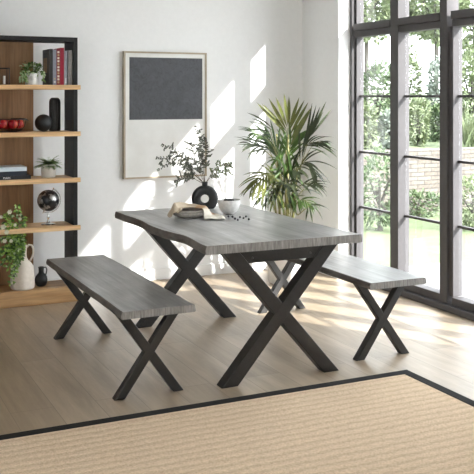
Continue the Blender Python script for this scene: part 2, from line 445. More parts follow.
# leaf cluster helper
def sprig_leaves(m, c, rad, n, L, W, rng, up=.3, droop=.6, squash=1, mis=(0,)):
    for i in range(n):
        d = V((rng.gauss(0,1), rng.gauss(0,1), rng.gauss(0,1)*squash)).normalized()
        p = V(c)+V((d.x*rad[0], d.y*rad[1], d.z*rad[2]))*rng.uniform(.45, 1)
        dd = (d+V((rng.uniform(-.6,.6), rng.uniform(-.6,.6), up+rng.uniform(-.5,.5))))
        m.leaf(p, dd, V((rng.uniform(-1,1), rng.uniform(-1,1), 1)), L*rng.uniform(.6,1.2), W*rng.uniform(.7,1.2), droop, 3, mi=rng.choice(mis))
G1 = noisy('deep_green_leaf', (.022,.055,.012), (.07,.14,.03), 30, .45, bs=0)
G2 = noisy('mid_green_leaf', (.06,.13,.025), (.14,.25,.05), 30, .45, bs=0)
G3 = noisy('pale_variegated_leaf', (.22,.33,.13), (.45,.53,.32), 40, .5, bs=0)
G3F = noisy('bright_fern_leaf', (.20,.36,.05), (.34,.52,.11), 40, .5, bs=0)
STEM = mat('green_stem', (.10,.16,.04), .6)
SOIL = noisy('potting_soil', (.02,.014,.01), (.05,.035,.025), 90, .95, bs=.5)
CER = noisy('white_marbled_ceramic', (.50,.50,.48), (.78,.77,.74), 14, .35, bs=0, lo=.4, hi=.55)
CER2 = mat('ivory_ribbed_ceramic', (.68,.65,.60), .5)

def pot_plant(name, label, x, y, z, r, h, cer, ripple=None):
    t = thing(name, (x, y, z), label, 'plant', None)
    m = MB(); m.lathe([(0,0),(r*.82,0),(r*.9,h*.04),(r,h*.9),(r,h),(r*.88,h),(r*.86,h*.78),(0,h*.78)], (x,y,z), 48, ripple=ripple)
    pt = m.build('pot', cer, t, smooth=True, auto=.8)
    m = MB(); m.lathe([(0,h*.80),(r*.86,h*.79)], (x,y,z), 24); m.build('soil', SOIL, pt)
    return t
# top shelf plant
px, py = xat(31.7, 6.42), 6.42
t = pot_plant('potted_plant', 'small trailing variegated plant in marbled white pot on the top shelf', px, py, SH[0], .050, .083, CER)
m = MB(); q = random.Random(3)
sprig_leaves(m, (px, py, SH[0]+.115), (.075,.07,.05), 230, .028, .016, q, .2, 1.0, mis=(0,0,1,1,2))
for sx in (-.082, -.066, -.045, .075):
    for i in range(16): m.leaf((px+sx+q.uniform(-.014,.014), py-.035+q.uniform(-.02,.02), SH[0]+.03+q.uniform(0,.08)), (q.uniform(-.6,.6), -.4, -.6), (0,-1,.2), .024, .014, .4, 3, mi=q.choice((1,2,2)))
m.build('foliage', [G1, G2, G3], t, solid=None)
m = MB()
for i in range(9):
    a = q.uniform(0, 6.28); r_ = q.uniform(.04,.085); c = V((px, py, SH[0]+.06))
    m.tube([c, c+V((math.cos(a)*r_*.4, math.sin(a)*r_*.4, .07)), c+V((math.cos(a)*r_, math.sin(a)*r_, .045))], .0012, 5)
m.build('stems', STEM, t)

# lantern at the far left of the top shelf
lx, ly = xat(1.8, 6.42), 6.42
BLK = mat('black_wire', (.012,.012,.012), .4)
la = thing('lantern', (lx, ly, SH[0]), 'open black wire lantern at left end of the top shelf', 'lantern')
w = .045; h = .118
for a in (-w, w):
    for b in (-w, w):
        m = MB(); m.tube([(lx+a, ly+b, SH[0]+.004), (lx+a, ly+b, SH[0]+h)], .0025, 6); m.build('upright', BLK, la)
m = MB(); m.tube([(lx-w,ly-w,SH[0]+h),(lx+w,ly-w,SH[0]+h),(lx+w,ly+w,SH[0]+h),(lx-w,ly+w,SH[0]+h)], .003, 6, closed=True); m.build('top_rail', BLK, la)
m = MB(); m.box((lx-w-.003, ly-w-.003, SH[0]+.0005), (lx+w+.003, ly+w+.003, SH[0]+.004)); m.build('base', BLK, la, bevel=.001)
cx = xat(4.2, ly)
ca = thing('candle', (cx, ly, SH[0]+.0045), 'short white candle standing in the black wire lantern', 'candle')
m = MB(); m.lathe([(0,0),(.0085,0),(.0085,.058),(.007,.060),(0,.057)], (cx, ly, SH[0]+.0045), 20); m.build('wax', mat('white_wax', (.85,.84,.80), .5), ca, smooth=True, auto=.8)
m = MB(); m.tube([(cx,ly,SH[0]+.0625),(cx+.001,ly,SH[0]+.069)], .0008, 5); m.build('wick', BLK, ca)

# second shelf: wire fruit bowl, apples, sphere, ribbed vase
fx, fy, fz = xat(7, 6.45), 6.45, SH[1]
fb = thing('fruit_bowl', (fx, fy, fz), 'round black wire fruit bowl holding red apples', 'bowl')
m = MB(); rr = .135
ring = lambda r, z, n=40: [(fx+r*math.cos(2*PI*k/n), fy+r*math.sin(2*PI*k/n), fz+z) for k in range(n)]
m.tube(ring(rr, .092), .0035, 8, closed=True); m.build('rim', BLK, fb, smooth=True)
m = MB(); m.tube(ring(.07, .003), .003, 6, closed=True); m.lathe([(0,.001),(.07,.001),(.07,.004),(0,.004)], (fx,fy,fz), 24); m.build('foot', BLK, fb)
m = MB()
for k in range(18):
    a = 2*PI*k/18; pp = []
    for i in range(7):
        s_ = i/6; r_ = .07+(rr-.07)*math.sin(s_*PI/2); pp.append((fx+r_*math.cos(a), fy+r_*math.sin(a), fz+.003+.089*(1-math.cos(s_*PI/2))))
    m.tube(pp, .0014, 5)
m.build('wires', BLK, fb)
m = MB(); hx = fx+rr
m.tube([(hx-.004, fy-.025, fz+.09), (hx+.012, fy-.02, fz+.082), (hx+.014, fy+.02, fz+.082), (hx-.004, fy+.025, fz+.09)], .003, 6); m.build('handle', BLK, fb)
def apple_build(nt, b):
    v = coords(nt, (1,1,.35)); n = ntex(nt, v, 24, 4, .6)
    nt.links.new(ramp(nt, n, [(.35, (.26,.002,.008)), (.58, (.36,.006,.012)), (.72, (.60,.16,.04))]), b.inputs['Base Color'])
APP = mat('red_apple_skin', (.4,.02,.02), .25, build=apple_build)
def make_apple(c, label, rx=0, ry=0):
    a = thing('apple', c, label, 'apple', 'apples in the wire fruit bowl')
    pr = [(0,.012),(.004,.009),(.012,.003),(.022,.004),(.031,.013),(.0355,.028),(.0355,.040),(.031,.053),(.022,.062),(.013,.0635),(.006,.059),(0,.053)]
    m = MB(); m.lathe(pr, c, 24); m.build('skin', APP, a, smooth=True)
    m = MB(); m.tube([V(c)+V((0,0,.054)), V(c)+V((.002,0,.063)), V(c)+V((.006,0,.071))], .0014, 6); m.build('stalk', mat('apple_stalk', (.09,.05,.02), .7), a)
    a.rotation_euler = (rx, ry, 0)
    return a
apl = [(.088,-.035,.024,'rightmost red apple in the wire fruit bowl'), (.032,-.088,.028,'red and yellow apple at front centre of the wire fruit bowl'),
       (-.045,-.082,.028,'red apple at front left of the wire fruit bowl'), (.055,.055,.020,'red apple at the rear right of the wire bowl, mostly hidden'),
       (.0,-.008,.022,'red apple in the middle of the wire fruit bowl'), (-.028,.075,.020,'red apple at the rear left of the wire fruit bowl'), (-.088,-.005,.022,'red apple at left side of the wire fruit bowl')]
for dx, dy, dz, lb in apl:
    make_apple((fx+dx, fy+dy, fz+dz), lb, R.uniform(-.3,.3), R.uniform(-.3,.3))
BM = noisy('matte_black_ceramic', (.014,.014,.015), (.019,.019,.020), 60, .5, bs=.08, bd=.0006)
sx_, sy_ = xat(43.5, 6.41), 6.41
m = MB(); m.sphere((sx_, sy_, SH[1]+.0628), .063, 36)
tag(m.build('ornament_sphere', BM, smooth=True), 'plain matte black ball ornament on second shelf', 'ornament')
vx, vy = xat(54.8, 6.49), 6.49
m = MB(); H_ = .247
m.lathe([(0,0),(.036,0),(.040,.004),(.041,.02),(.041,H_-.035),(.038,H_-.018),(.030,H_-.005),(.021,H_),(.017,H_-.002),(.015,H_-.02),(.0,H_-.03)], (vx,vy,SH[1]), 96,
        ripple=lambda a, z: .035*math.cos(a*16) if z < H_-.012 else 0)
tag(m.build('ribbed_vase', BM, smooth=True, auto=1.2), 'tall ribbed black vase standing behind the black ball ornament', 'vase')

# third shelf: stack of books, fern
z = SH[2]; yb = 6.35
def flat_book(label, x1, wd, z, h, col, spine=None):
    x0 = x1-wd
    b = thing('book', ((x0+x1)/2, yb+.1, z), label, 'book', 'books stacked flat on the third shelf')
    m = MB(); tk = .002; y1 = yb+.2
    m.box((x0, yb, z), (x1, y1, z+tk)); m.box((x0, yb, z+h-tk), (x1, y1, z+h)); m.box((x0, yb, z+tk), (x1, yb+tk, z+h-tk))
    m.build('cover', noisy('cover_'+str(len(bpy.data.materials)), tuple(c*.9 for c in col), col, 30, .4, bs=0), b)
    m = MB(); m.box((x0+.004, yb+tk, z+tk), (x1-.004, y1-.004, z+h-tk)); m.build('pages', mat('paper', (.72,.70,.66), .8), b)
    return b
b1 = flat_book('black hardback with white lettering, bottom of the flat stack', xat(31, yb), .29, z, .026, (.012,.013,.016))
flat_book('dark navy hardback in the middle of the flat stack', xat(26.8, yb), .26, z+.0262, .032, (.012,.019,.032))
flat_book('pale blue-white hardback on top of the flat stack', xat(26.8, yb), .26, z+.0584, .031, (.60,.68,.72))
fc = bpy.data.curves.new('spine_text', 'FONT'); fc.body = 'MARS'; fc.size = .021; fc.extrude = .0003; fc.align_x = 'LEFT'
to = bpy.data.objects.new('spine_text', fc); COL.objects.link(to)
bpy.context.view_layer.update()
tm = bpy.data.meshes.new_from_object(to.evaluated_get(bpy.context.evaluated_depsgraph_get())); bpy.data.objects.remove(to)
to = bpy.data.objects.new('spine_text', tm); COL.objects.link(to)
tm.materials.clear(); tm.materials.append(mat('white_lettering', (.75,.75,.75), .5))
to.parent = b1; to.rotation_euler = (PI/2, 0, 0); to.location = V((xat(3, yb), yb-.0004, z+.0055))-b1.location
px, py = xat(48.6, 6.43), 6.43
t = pot_plant('potted_fern', 'bushy green fern in ivory ribbed pot on the third shelf', px, py, SH[2], .056, .096, CER2, lambda a, z: .012*math.cos(a*28))
m = MB(); q = random.Random(5)
for i in range(110):
    a = q.uniform(0, 6.28); L = q.uniform(.06,.11); el = q.uniform(.15, 1.05)
    d = V((math.cos(a)*math.cos(el), math.sin(a)*math.cos(el), math.sin(el)*1.0)); p = V((px, py, SH[2]+.085)); dd = d.copy(); 
    if d.y > .5: L *= .7
    pts = []
    for k in range(9):
        pts.append(p.copy()); p = p+dd*(L/8); dd = (dd+V((0,0,-.12))).normalized()
    m.tube(pts, .0008, 4, mi=0)
    for k in range(1, 9):
        tdir = (pts[k]-pts[k-1]).normalized(); sd = tdir.cross(V((0,0,1))); sd = sd.normalized() if sd.length > .01 else V((1,0,0))
        for sg in (-1, 1): m.leaf(pts[k], sd*sg+tdir*.5, (0,0,1), .028*(1.1-k/10), .012, .3, 3, mi=q.choice((1,1,2)))
m.build('fronds', [G2, G2, G3F], t, solid=None)

# globe
gx, gy, gz = xat(48.2, 6.42), 6.42, SH[3]
CHR = mat('polished_chrome', (.75,.73,.70), .14, 1)
def globe_build(nt, b):
    v = coords(nt); n = ntex(nt, v, 16, 5, .55)
    nt.links.new(ramp(nt, n, [(.53, (.022,.022,.025)), (.56, (.42,.41,.40))]), b.inputs['Base Color'])
    mx = ramp(nt, n, [(.53, (.3,.3,.3)), (.56, (.85,.85,.85))]); nt.links.new(mx, b.inputs['Metallic'])
GL = mat('dark_globe_surface', (.03,.03,.03), .28, build=globe_build)
g = thing('globe', (gx, gy, gz), 'black and silver desk globe on chrome stand, on lowest shelf', 'globe')
cz = gz+.178; tilt = V((math.sin(.41), 0, math.cos(.41)))
m = MB(); m.sphere((gx,gy,cz), .079, 40); m.build('sphere', GL, g, smooth=True)
m = MB(); m.lathe([(0,0),(.052,0),(.054,.004),(.05,.009),(.03,.014),(.012,.02),(.007,.03),(.006,.045),(.010,.052),(.010,.058),(.006,.064),(.006,.082),(0,.084)], (gx,gy,gz), 32)
m.build('stand', CHR, g, smooth=True, auto=.9)
m = MB(); pp = []
for i in range(25):
    a = -PI/2+i/24*PI   # from south pole round the right to the north pole
    ax = tilt*math.sin(a)+V((tilt.z,0,-tilt.x))*math.cos(a); pp.append(V((gx,gy,cz))+ax*.090)
m.tube(pp, .0028, 8); m.tube([V((gx,gy,cz))+tilt*.074, V((gx,gy,cz))+tilt*.100], .0035, 8); m.tube([V((gx,gy,cz))-tilt*.074, V((gx,gy,cz))-tilt*.100], .0035, 8)
m.build('meridian_arm', CHR, g, smooth=True)

# cream jug with flowers, black jug
jx, jy, jz = xat(22.6, 6.40), 6.40, .1112
CREAM = noisy('cream_stoneware', (.74,.66,.57), (.82,.74,.65), 45, .7, bs=.15, bd=.001)
jg = thing('jug', (jx, jy, jz), 'tall cream stoneware jug with loop handle on shelf base', 'jug')
m = MB(); m.lathe([(0,0),(.074,0),(.082,.006),(.085,.02),(.0835,.09),(.082,.135),(.076,.162),(.060,.186),(.041,.203),(.031,.222),(.028,.25),(.029,.29),(.033,.312),(.029,.313),(.024,.29),(.022,.24),(0,.235)], (jx,jy,jz), 40)
m.build('body', CREAM, jg, smooth=True)
m = MB()
m.tube([(jx+.029,jy,jz+.295),(jx+.045,jy,jz+.312),(jx+.066,jy,jz+.307),(jx+.077,jy,jz+.28),(jx+.077,jy,jz+.25),(jx+.069,jy,jz+.222),(jx+.052,jy,jz+.194)], .007, 10)
m.build('handle', CREAM, jg, smooth=True)
kx, ky = xat(41.2, 6.43), 6.43
BG = mat('black_glazed_clay', (.012,.012,.012), .38)
k_ = thing('small_jug', (kx, ky, jz), 'small round black jug beside the cream jug', 'jug')
m = MB(); m.lathe([(0,0),(.026,0),(.036,.008),(.044,.028),(.046,.048),(.041,.070),(.030,.086),(.020,.095),(.0185,.108),(.0195,.128),(.023,.139),(.019,.140),(.015,.125),(0,.11)], (kx,ky,jz), 36)
m.build('body', BG, k_, smooth=True)
m = MB(); m.tube([(kx+.019,ky,jz+.133),(kx+.034,ky,jz+.135),(kx+.041,ky,jz+.118),(kx+.038,ky,jz+.095),(kx+.033,ky,jz+.08)], .0045, 8); m.build('handle', BG, k_, smooth=True)

fl = thing('flower_bouquet', (jx, jy, jz+.3), 'trailing green foliage with cream roses spilling from the cream jug', 'flowers')
q = random.Random(12)
mouth = V((jx, jy, jz+.312))
st = MB(); lf = MB(); PET = mat('cream_petals', (.72,.70,.55), .6)
ends = [((17,206),-.02),((9,212),-.03),((22,218),-.05),((2,216),-.04),((-4,226),-.06),((6,228),-.09),((14,226),-.08),((22,232),-.07),((0,240),-.08),((12,240),-.1),((-3,254),-.1),((6,252),-.12),
        ((16,250),-.1),((20,258),-.1),((2,266),-.12),((10,268),-.12),((14,274),-.12),((11,283),-.12),((7,260),-.12),((20,243),-.1),((15,262),-.12),((-6,262),-.1)]
for (u, v), dy in ends:
    e = at(u, v, jy+dy); up = V((0,0,.07 if v > 235 else .02))
    mid = (mouth+e)/2+up+V((q.uniform(-.01,.01), -.01, 0))
    pts = []
    for i in range(10):
        tt = i/9; a = mouth+V((q.uniform(-.0,.0),0,-.03)) ; pts.append(a*(1-tt)**2+mid*2*tt*(1-tt)+e*tt*tt)
    st.tube(pts, .0013, 5)
    for i in range(2, 10):
        for r_ in range(5):
            d = V((q.uniform(-1,1), q.uniform(-1,.4), q.uniform(-.7,.5)))
            lf.leaf(pts[i]+d*.008, d, (q.uniform(-.5,.5),-1,.6), q.uniform(.022,.036), q.uniform(.014,.021), .4, 3, mi=q.choice((0,1,1,3,3,2)))
ros = [(9.5,212,1.1),(20,219,.8),(3,227,1.2),(6.5,232,1.15),(11,241,.9),(4.5,241,1),(12,283,.6),(1,217,.8),(15,225,.8)]
for u, v, k in ros:
    c = at(u, v, jy-.13); fw = MB()
    for ringi in range(3):
        for j in range(6):
            a = j*PI/3+ringi*.5; el = .1+ringi*.5
            d = V((math.cos(a)*math.cos(el), -math.sin(el), math.sin(a)*math.cos(el)))
            fw.leaf(c-V((0,0,0)), d, (0,-1,0), .017*k*(1-.2*ringi), .016*k, -.3 if ringi else 0, 3, fold=.5)
    fw.sphere(c+V((0,-.003,0)), .006*k, 10)
    fw.build('rose', PET, fl, smooth=True, solid=None)
st.build('stems', STEM, fl); lf.build('leaves', [G1, G2, G3, G3F], fl, solid=None)

# ------------------------------------------------------------------ framed picture
PX0, PX1, PZ0, PZ1, PY = 2.204, 2.924, .832, 1.855, 6.742
OAKF = noisy('pale_oak_moulding', (.33,.27,.19), (.43,.36,.27), 30, .5, sc3=(.2,1,.2), bs=.05)
pc = thing('framed_picture', ((PX0+PX1)/2, YB, (PZ0+PZ1)/2), 'tall framed abstract print with charcoal block over white, hanging on wall', 'picture')
m = MB(); fwd = .014
m.box((PX0, PY, PZ0), (PX0+fwd, YB-.001, PZ1)); m.box((PX1-fwd, PY, PZ0), (PX1, YB-.001, PZ1))
m.box((PX0+fwd, PY, PZ0), (PX1-fwd, YB-.001, PZ0+fwd)); m.box((PX0+fwd, PY, PZ1-fwd), (PX1-fwd, YB-.001, PZ1))
m.build('frame', OAKF, pc)
m = MB(); m.box((PX0+fwd, PY+.008, PZ0+fwd), (PX1-fwd, PY+.014, PZ1-fwd)); m.build('canvas', noisy('off_white_canvas', (.70,.69,.66), (.76,.755,.73), 5, .7, bs=.1), pc)
def paint_build(nt, b):
    v = coords(nt); n = ntex(nt, v, 5, 8, .65, 1.6); n2 = ntex(nt, v, 16, 6, .7, 2.5)
    a = ramp(nt, n, [(.3, (.038,.040,.047)), (.7, (.062,.064,.072))]); g = ramp(nt, n2, [(.36, (.55,.55,.56)), (.47, (1,1,1)), (.62, (1.25,1.25,1.25))])
    nt.links.new(mixc(nt, a, g, .75, 'MULTIPLY'), b.inputs['Base Color']); bump(nt, b, n2, .4, .002)
m = MB(); m.box((2.252, PY+.0065, 1.306), (2.886, PY+.0079, 1.808)); m.build('paint_block', mat('charcoal_paint', (.05,.05,.06), .5, build=paint_build), pc)

# ------------------------------------------------------------------ on the table: vase, branches, plates, napkin, bowl, berries
TZ = TH+.0004
# ring vase, facing the camera
vd, ve = 2.334, 5.415
vv = V((vd, ve, TZ)); face = V((-vd, -ve, 0)).normalized(); face = (face+V((.10,-.0,0))).normalized(); sidev = V((0,0,1)).cross(face).normalized()
Rv, rh = .090, .027; zc = .066
m = MB(); n = 64; prof = []
vs = []; k = 16
for i in range(n):
    a = 2*PI*i/n
    cr = math.cos(a); sr = math.sin(a)
    for j in range(k):
        b = 2*PI*j/k
        # rounded-rectangle tube section
        cx_ = math.copysign(abs(math.cos(b))**.75, math.cos(b)); sy = math.copysign(abs(math.sin(b))**.8, math.sin(b))
        rad = (Rv+rh)/2+(Rv-rh)/2*cx_
        p = sidev*(rad*cr)+V((0,0,1))*(rad*sr)+face*(.026*sy)
        zz = max(p.z, -zc)
        vs.append(vv+V((p.x, p.y, zz+zc)))
fs = [(i*k+j, ((i+1)%n)*k+j, ((i+1)%n)*k+(j+1)%k, i*k+(j+1)%k) for i in range(n) for j in range(k)]
m.add(vs, fs)
vase = thing('ring_vase', vv, 'matte black ring-shaped vase with hole, holding leafy branches on table', 'vase')
m.build('body', BM, vase, smooth=True)
m = MB(); m.lathe([(.013,zc+Rv-.012),(.019,zc+Rv-.006),(.0185,zc+Rv+.014),(.0205,zc+Rv+.022),(.017,zc+Rv+.022),(.014,zc+Rv),(0,zc+Rv-.004)], vv, 28)
m.build('neck', BM, vase, smooth=True, auto=.9)
EUL = noisy('dusty_eucalyptus_leaf', (.055,.06,.045), (.13,.145,.105), 50, .55, bs=0)
EU2 = noisy('olive_green_leaf', (.11,.13,.06), (.20,.22,.11), 50, .55, bs=0)
TWIG = mat('brown_twig', (.09,.06,.035), .7)
mo = vv+V((0,0,zc+Rv+.02))
q = random.Random(9)
br = [('leafy branch arching left, longest and highest of those in the black vase', [(192,172),(178,152),(162,145)], (0,-.05,-.12), EUL),
      ('leafy branch reaching furthest left at middle height from black vase', [(192,172),(176,160),(157,158)], (0,-.1,-.18), EUL),
      ('leafy branch spreading low left over the table from black vase', [(190,176),(176,163),(158,170)], (0,-.13,-.2), EUL),
      ('short drooping leafy branch pointing down left from black vase', [(192,178),(183,178),(175,182)], (0,-.08,-.12), EUL),
      ('tallest upright leafy branch in the black vase', [(203,165),(201,147),(195.5,127)], (0,.02,.04), EUL),
      ('leafy branch filling the middle left of the spray in black vase', [(191,168),(183,158),(171,152)], (0,.02,-.02), EUL),
      ('short dense leafy stem in the centre of the black vase', [(202,172),(199,160),(200,147)], (0,.05,.05), EUL),
      ('upright leafy branch right of the tallest one in black vase', [(205,165),(207,150),(205,138)], (0,-.03,-.02), EUL),
      ('leafy branch leaning back left between upright stems of black vase', [(198,168),(193,152),(191,143)], (0,.04,.06), EUL),
      ('leafy branch stretching right toward the white bowl from black vase', [(213,172),(222,165),(231,163)], (0,-.03,-.06), EU2),
      ('lower right leafy branch in the black vase', [(212,176),(221,172),(229,170)], (0,-.06,-.1), EU2)]
for lb, pl, dys, lm in br:
    b = thing('leafy_branch', mo, lb, 'branch', 'branches in the black ring vase')
    P = [mo+V((0,0,-.015))]+[at(u, v, ve+dy) for (u, v), dy in zip(pl, dys)]
    pts = []
    for i in range(3):
        p0 = P[max(i-1,0)]; p1 = P[i]; p2 = P[i+1]; p3 = P[min(i+2,3)]
        for j in range(7):
            tt = j/7; pts.append(.5*((2*p1)+(p2-p0)*tt+(2*p0-5*p1+4*p2-p3)*tt*tt+(3*p1-p0-3*p2+p3)*tt**3))
    pts.append(P[3])
    m = MB(); m.tube(pts, [.0016-.0009*i/(len(pts)-1) for i in range(len(pts))], 6)
    l2 = MB(); twigs = []
    for i in range(6, len(pts)):
        td = (pts[i]-pts[i-1]).normalized(); side = td.cross(face).normalized()
        for sg in (-1, 1):
            d = side*sg*q.uniform(.3,1)+td*q.uniform(-.1,1)+face*q.uniform(-.8,.8)
            l2.leaf(pts[i], d, face+V((q.uniform(-.6,.6),0,q.uniform(-.5,.5))), q.uniform(.012,.019), q.uniform(.009,.013), .3, 3, mi=q.choice((0,0,1)))
        if i % 2 == 0 and i < len(pts)-2:
            d = (side*q.choice((-1,1))+td*.9+face*q.uniform(-.4,.4)).normalized(); e = pts[i]+d*q.uniform(.025,.05)
            m.tube([pts[i], e], .0007, 4)
            for s_ in (.35,.55,.75,1):
                pp = pts[i].lerp(e, s_)
                for sg in (-1,1):
                    l2.leaf(pp, side*sg*.7+td*.5+V((q.uniform(-.5,.5),q.uniform(-.5,.5),q.uniform(-.4,.4))), face+V((q.uniform(-.6,.6),0,q.uniform(-.5,.5))), q.uniform(.012,.020), q.uniform(.008,.011), .3, 3, mi=q.choice((0,0,1)))
    m.build('twig', TWIG, b); l2.build('leaves', [lm, G1 if lm is EU2 else EUL], b, solid=None)

# plates
plx, ply = 2.088, 5.085
STW = noisy('grey_beige_stoneware', (.42,.39,.35), (.56,.52,.46), 70, .45, bs=.1)
def plate(r, z, label):
    m = MB(); m.lathe([(0,0),(r*.6,0),(r*.64,.003),(r*.88,.012),(r*.97,.024),(r,.030),(r*.975,.031),(r*.94,.025),(r*.84,.0155),(r*.64,.0065),(0,.0055)], (plx,ply,z), 56)
    o = m.build('plate', STW, smooth=True, auto=1.0); return tag(o, label, 'plate', 'stacked stoneware plates')
plate(.112, TZ, 'larger grey-beige stoneware plate, lower of the two under the napkin')
plate(.100, TZ+.0150, 'smaller grey-beige stoneware plate, upper of the two under the napkin')
# napkin: folded linen lying across the plates and falling to the table on the right
def napkin_build(nt, b):
    v = coords(nt); n = ntex(nt, v, 400, 2, .5)
    tc = nt.nodes.new('ShaderNodeTexCoord'); sp = nt.nodes.new('ShaderNodeSeparateXYZ'); nt.links.new(tc.outputs['UV'], sp.inputs[0])
    c = ramp(nt, sp.outputs[0], [(0, (.50,.42,.32)), (.55, (.55,.46,.35)), (.62, (.46,.30,.18)), (.74, (.50,.33,.20)), (.78, (.78,.73,.63)), (1, (.80,.76,.67))])
    g = ramp(nt, n, [(.3, (.88,.88,.88)), (.7, (1.05,1.05,1.05))])
    nt.links.new(mixc(nt, c, g, 1.0, 'MULTIPLY'), b.inputs['Base Color']); bump(nt, b, n, .2, .0005)
NAP = mat('linen', (.55,.47,.36), .9, 0, .15, napkin_build)
def plate_h(x, y):
    d = math.hypot(x-plx, y-ply)
    top = .047
    if d < .095: return top
    if d < .150: tt = (d-.095)/.055; return top*(1-tt*tt*(3-2*tt))
    return 0
m = MB(); nu, nv = 60, 22; uvs = []
# centre line runs from the left rim of the plates, over their back, down to the right front
cl = [V((plx-.118, ply-.06, 0)), V((plx-.085, ply+.02, 0)), V((plx-.005, ply+.055, 0)), V((plx+.075, ply+.02, 0)), V((plx+.112, ply-.095, 0)), V((plx+.078, ply-.215, 0))]
def clp(s_):
    f = s_*(len(cl)-1); i = min(int(f), len(cl)-2); tt = f-i
    p0 = cl[max(i-1,0)]; p1 = cl[i]; p2 = cl[i+1]; p3 = cl[min(i+2, len(cl)-1)]
    return .5*((2*p1)+(p2-p0)*tt+(2*p0-5*p1+4*p2-p3)*tt*tt+(3*p1-p0-3*p2+p3)*tt**3)
for i in range(nu+1):
    s_ = i/nu; c = clp(s_); dr = (clp(min(1,s_+.01))-clp(max(0,s_-.01))).normalized(); sd = V((-dr.y, dr.x, 0))
    hw = .036+.016*math.sin(s_*PI)+.028*max(0, s_-.55)/.45
    for j in range(nv+1):
        w_ = j/nv*2-1
        p = c+sd*(w_*hw)
        fold = (.010+.022*math.exp(-((s_-.2)/.28)**2))*(math.cos(w_*PI*1.4+s_*3-.6)*.5+.5)*(1-abs(w_)**6)+.009*(.5+.5*noise.noise(V((p.x*28, p.y*28, 2))))
        if s_ > .75: fold *= (1-(s_-.75)*2.5)
        hgt = plate_h(p.x, p.y)
        m.v.append(V((p.x, p.y, TZ+.004+hgt+fold))); uvs.append((s_, j/nv))
for i in range(nu):
    for j in range(nv):
        a = i*(nv+1)+j; m.f.append((a, a+nv+1, a+nv+2, a+1)); m.m.append(0)
nap = m.build('napkin', NAP, smooth=True, solid=None)
uvl = nap.data.uv_layers.new(name='UVMap')
for lp in nap.data.loops: uvl.data[lp.index].uv = uvs[lp.vertex_index]
sm = nap.modifiers.new('solid', 'SOLIDIFY'); sm.thickness = .003; sm.offset = 1
tag(nap, 'beige linen napkin with tan and cream bands draped over the plates', 'napkin')

# bowl and berries
wx, wy = 2.372, 5.115
WB = noisy('speckled_white_glaze', (.66,.65,.63), (.80,.79,.77), 60, .35, bs=.05)
m = MB(); m.lathe([(0,0),(.034,0),(.037,.004),(.050,.014),(.064,.036),(.071,.062),(.073,.088),(.0705,.089),(.067,.062),(.058,.036),(.04,.018),(0,.014)], (wx,wy,TZ), 48)
tag(m.build('bowl', WB, smooth=True, auto=1.2), 'small white ceramic bowl of dark berries beside the napkin', 'bowl')
BER = noisy('dark_berry_skin', (.012,.010,.014), (.030,.024,.03), 60, .3, bs=0)
m = MB(); m.sphere((0,0,0), .0075, 12, (1,1,.85)); m.lathe([(.0025,.0058),(.0036,.0072),(.003,.0062)], (0,0,0), 8)
proto = m.build('berry', BER, smooth=True); tag(proto, 'small dark berry heaped in the white bowl', 'berry', 'berries in the white bowl')
q = random.Random(4); first = True
k = 0
for ringn, rad, zz in ((1, 0, .076), (6, .0165, .074), (12, .0325, .072), (18, .0485, .071), (4, .011, .0865), (8, .027, .0845)):
    for i in range(ringn):
        a = 2*PI*i/ringn+rad*40
        o = proto if first else proto.copy()
        if not first: COL.objects.link(o)
        first = False
        o.location = (wx+rad*math.cos(a), wy+rad*math.sin(a), TZ+zz+q.uniform(-.001,.001)); o.rotation_euler = (q.uniform(-.6,.6), q.uniform(-.6,.6), 0)
LB = mat('pale_pebble', (.75,.74,.72), .35)
def table_at(u, v):
    Z = (CH-TH)*F/(v-HOR); xc = (u-237)/F*Z
    return V((sn*Z+cs*xc, cs*Z-sn*xc, TZ))
sc_ = [(228.5,217.5),(232.5,217.8),(235.2,219.8),(237.8,221),(243.5,219.2),(246,217.6),(248.8,220.3),(240,218.2)]
for u, v in sc_:
    p = table_at(u, v); o = proto.copy(); COL.objects.link(o); o.location = p+V((0,0,.0064)); o.rotation_euler = (0,0,q.uniform(0,6))
    tag(o, 'loose dark berry lying on tabletop in front of the white bowl', 'berry', 'loose berries on the tabletop')

# ------------------------------------------------------------------ palm
PLX, PLY = 3.40, 6.26
palm = thing('potted_palm', (PLX, PLY, 0), 'tall areca palm with arching fronds in white pot, in room corner', 'plant')
m = MB(); m.lathe([(0,0),(.125,0),(.13,.01),(.155,.27),(.158,.29),(.145,.29),(.14,.25),(0,.25)], (PLX,PLY,0), 48); ppot = m.build('pot', mat('matt_white_pot', (.74,.73,.70), .5), palm, smooth=True, auto=.9)
m = MB(); m.lathe([(0,.255),(.14,.252)], (PLX,PLY,0), 32); m.build('soil', SOIL, ppot)
PG = [noisy('palm_leaf_olive', (.075,.088,.018), (.14,.15,.04), 12, .45, bs=0, spec=.3),
      noisy('palm_leaf_green', (.028,.055,.013), (.07,.12,.028), 12, .45, bs=0, spec=.3),
      noisy('palm_leaf_dark', (.020,.028,.014), (.05,.062,.028), 12, .45, bs=0, spec=.3)]
CANE = noisy('palm_cane', (.13,.14,.04), (.28,.25,.09), 20, .5, bs=.1)
q = random.Random(21)
for i in range(7):
    a = i*.9; r_ = .05; x = PLX+r_*math.cos(a); y = PLY+r_*math.sin(a)
    m = MB(); e = V((x+.06*math.cos(a), y+.05*math.sin(a), .95+.12*(i%3)))
    m.tube([(x,y,.25), (V((x,y,.25))+e)/2+V((0,0,.02)), e], [.011,.009,.006], 8); m.build('cane', CANE, palm, smooth=True)
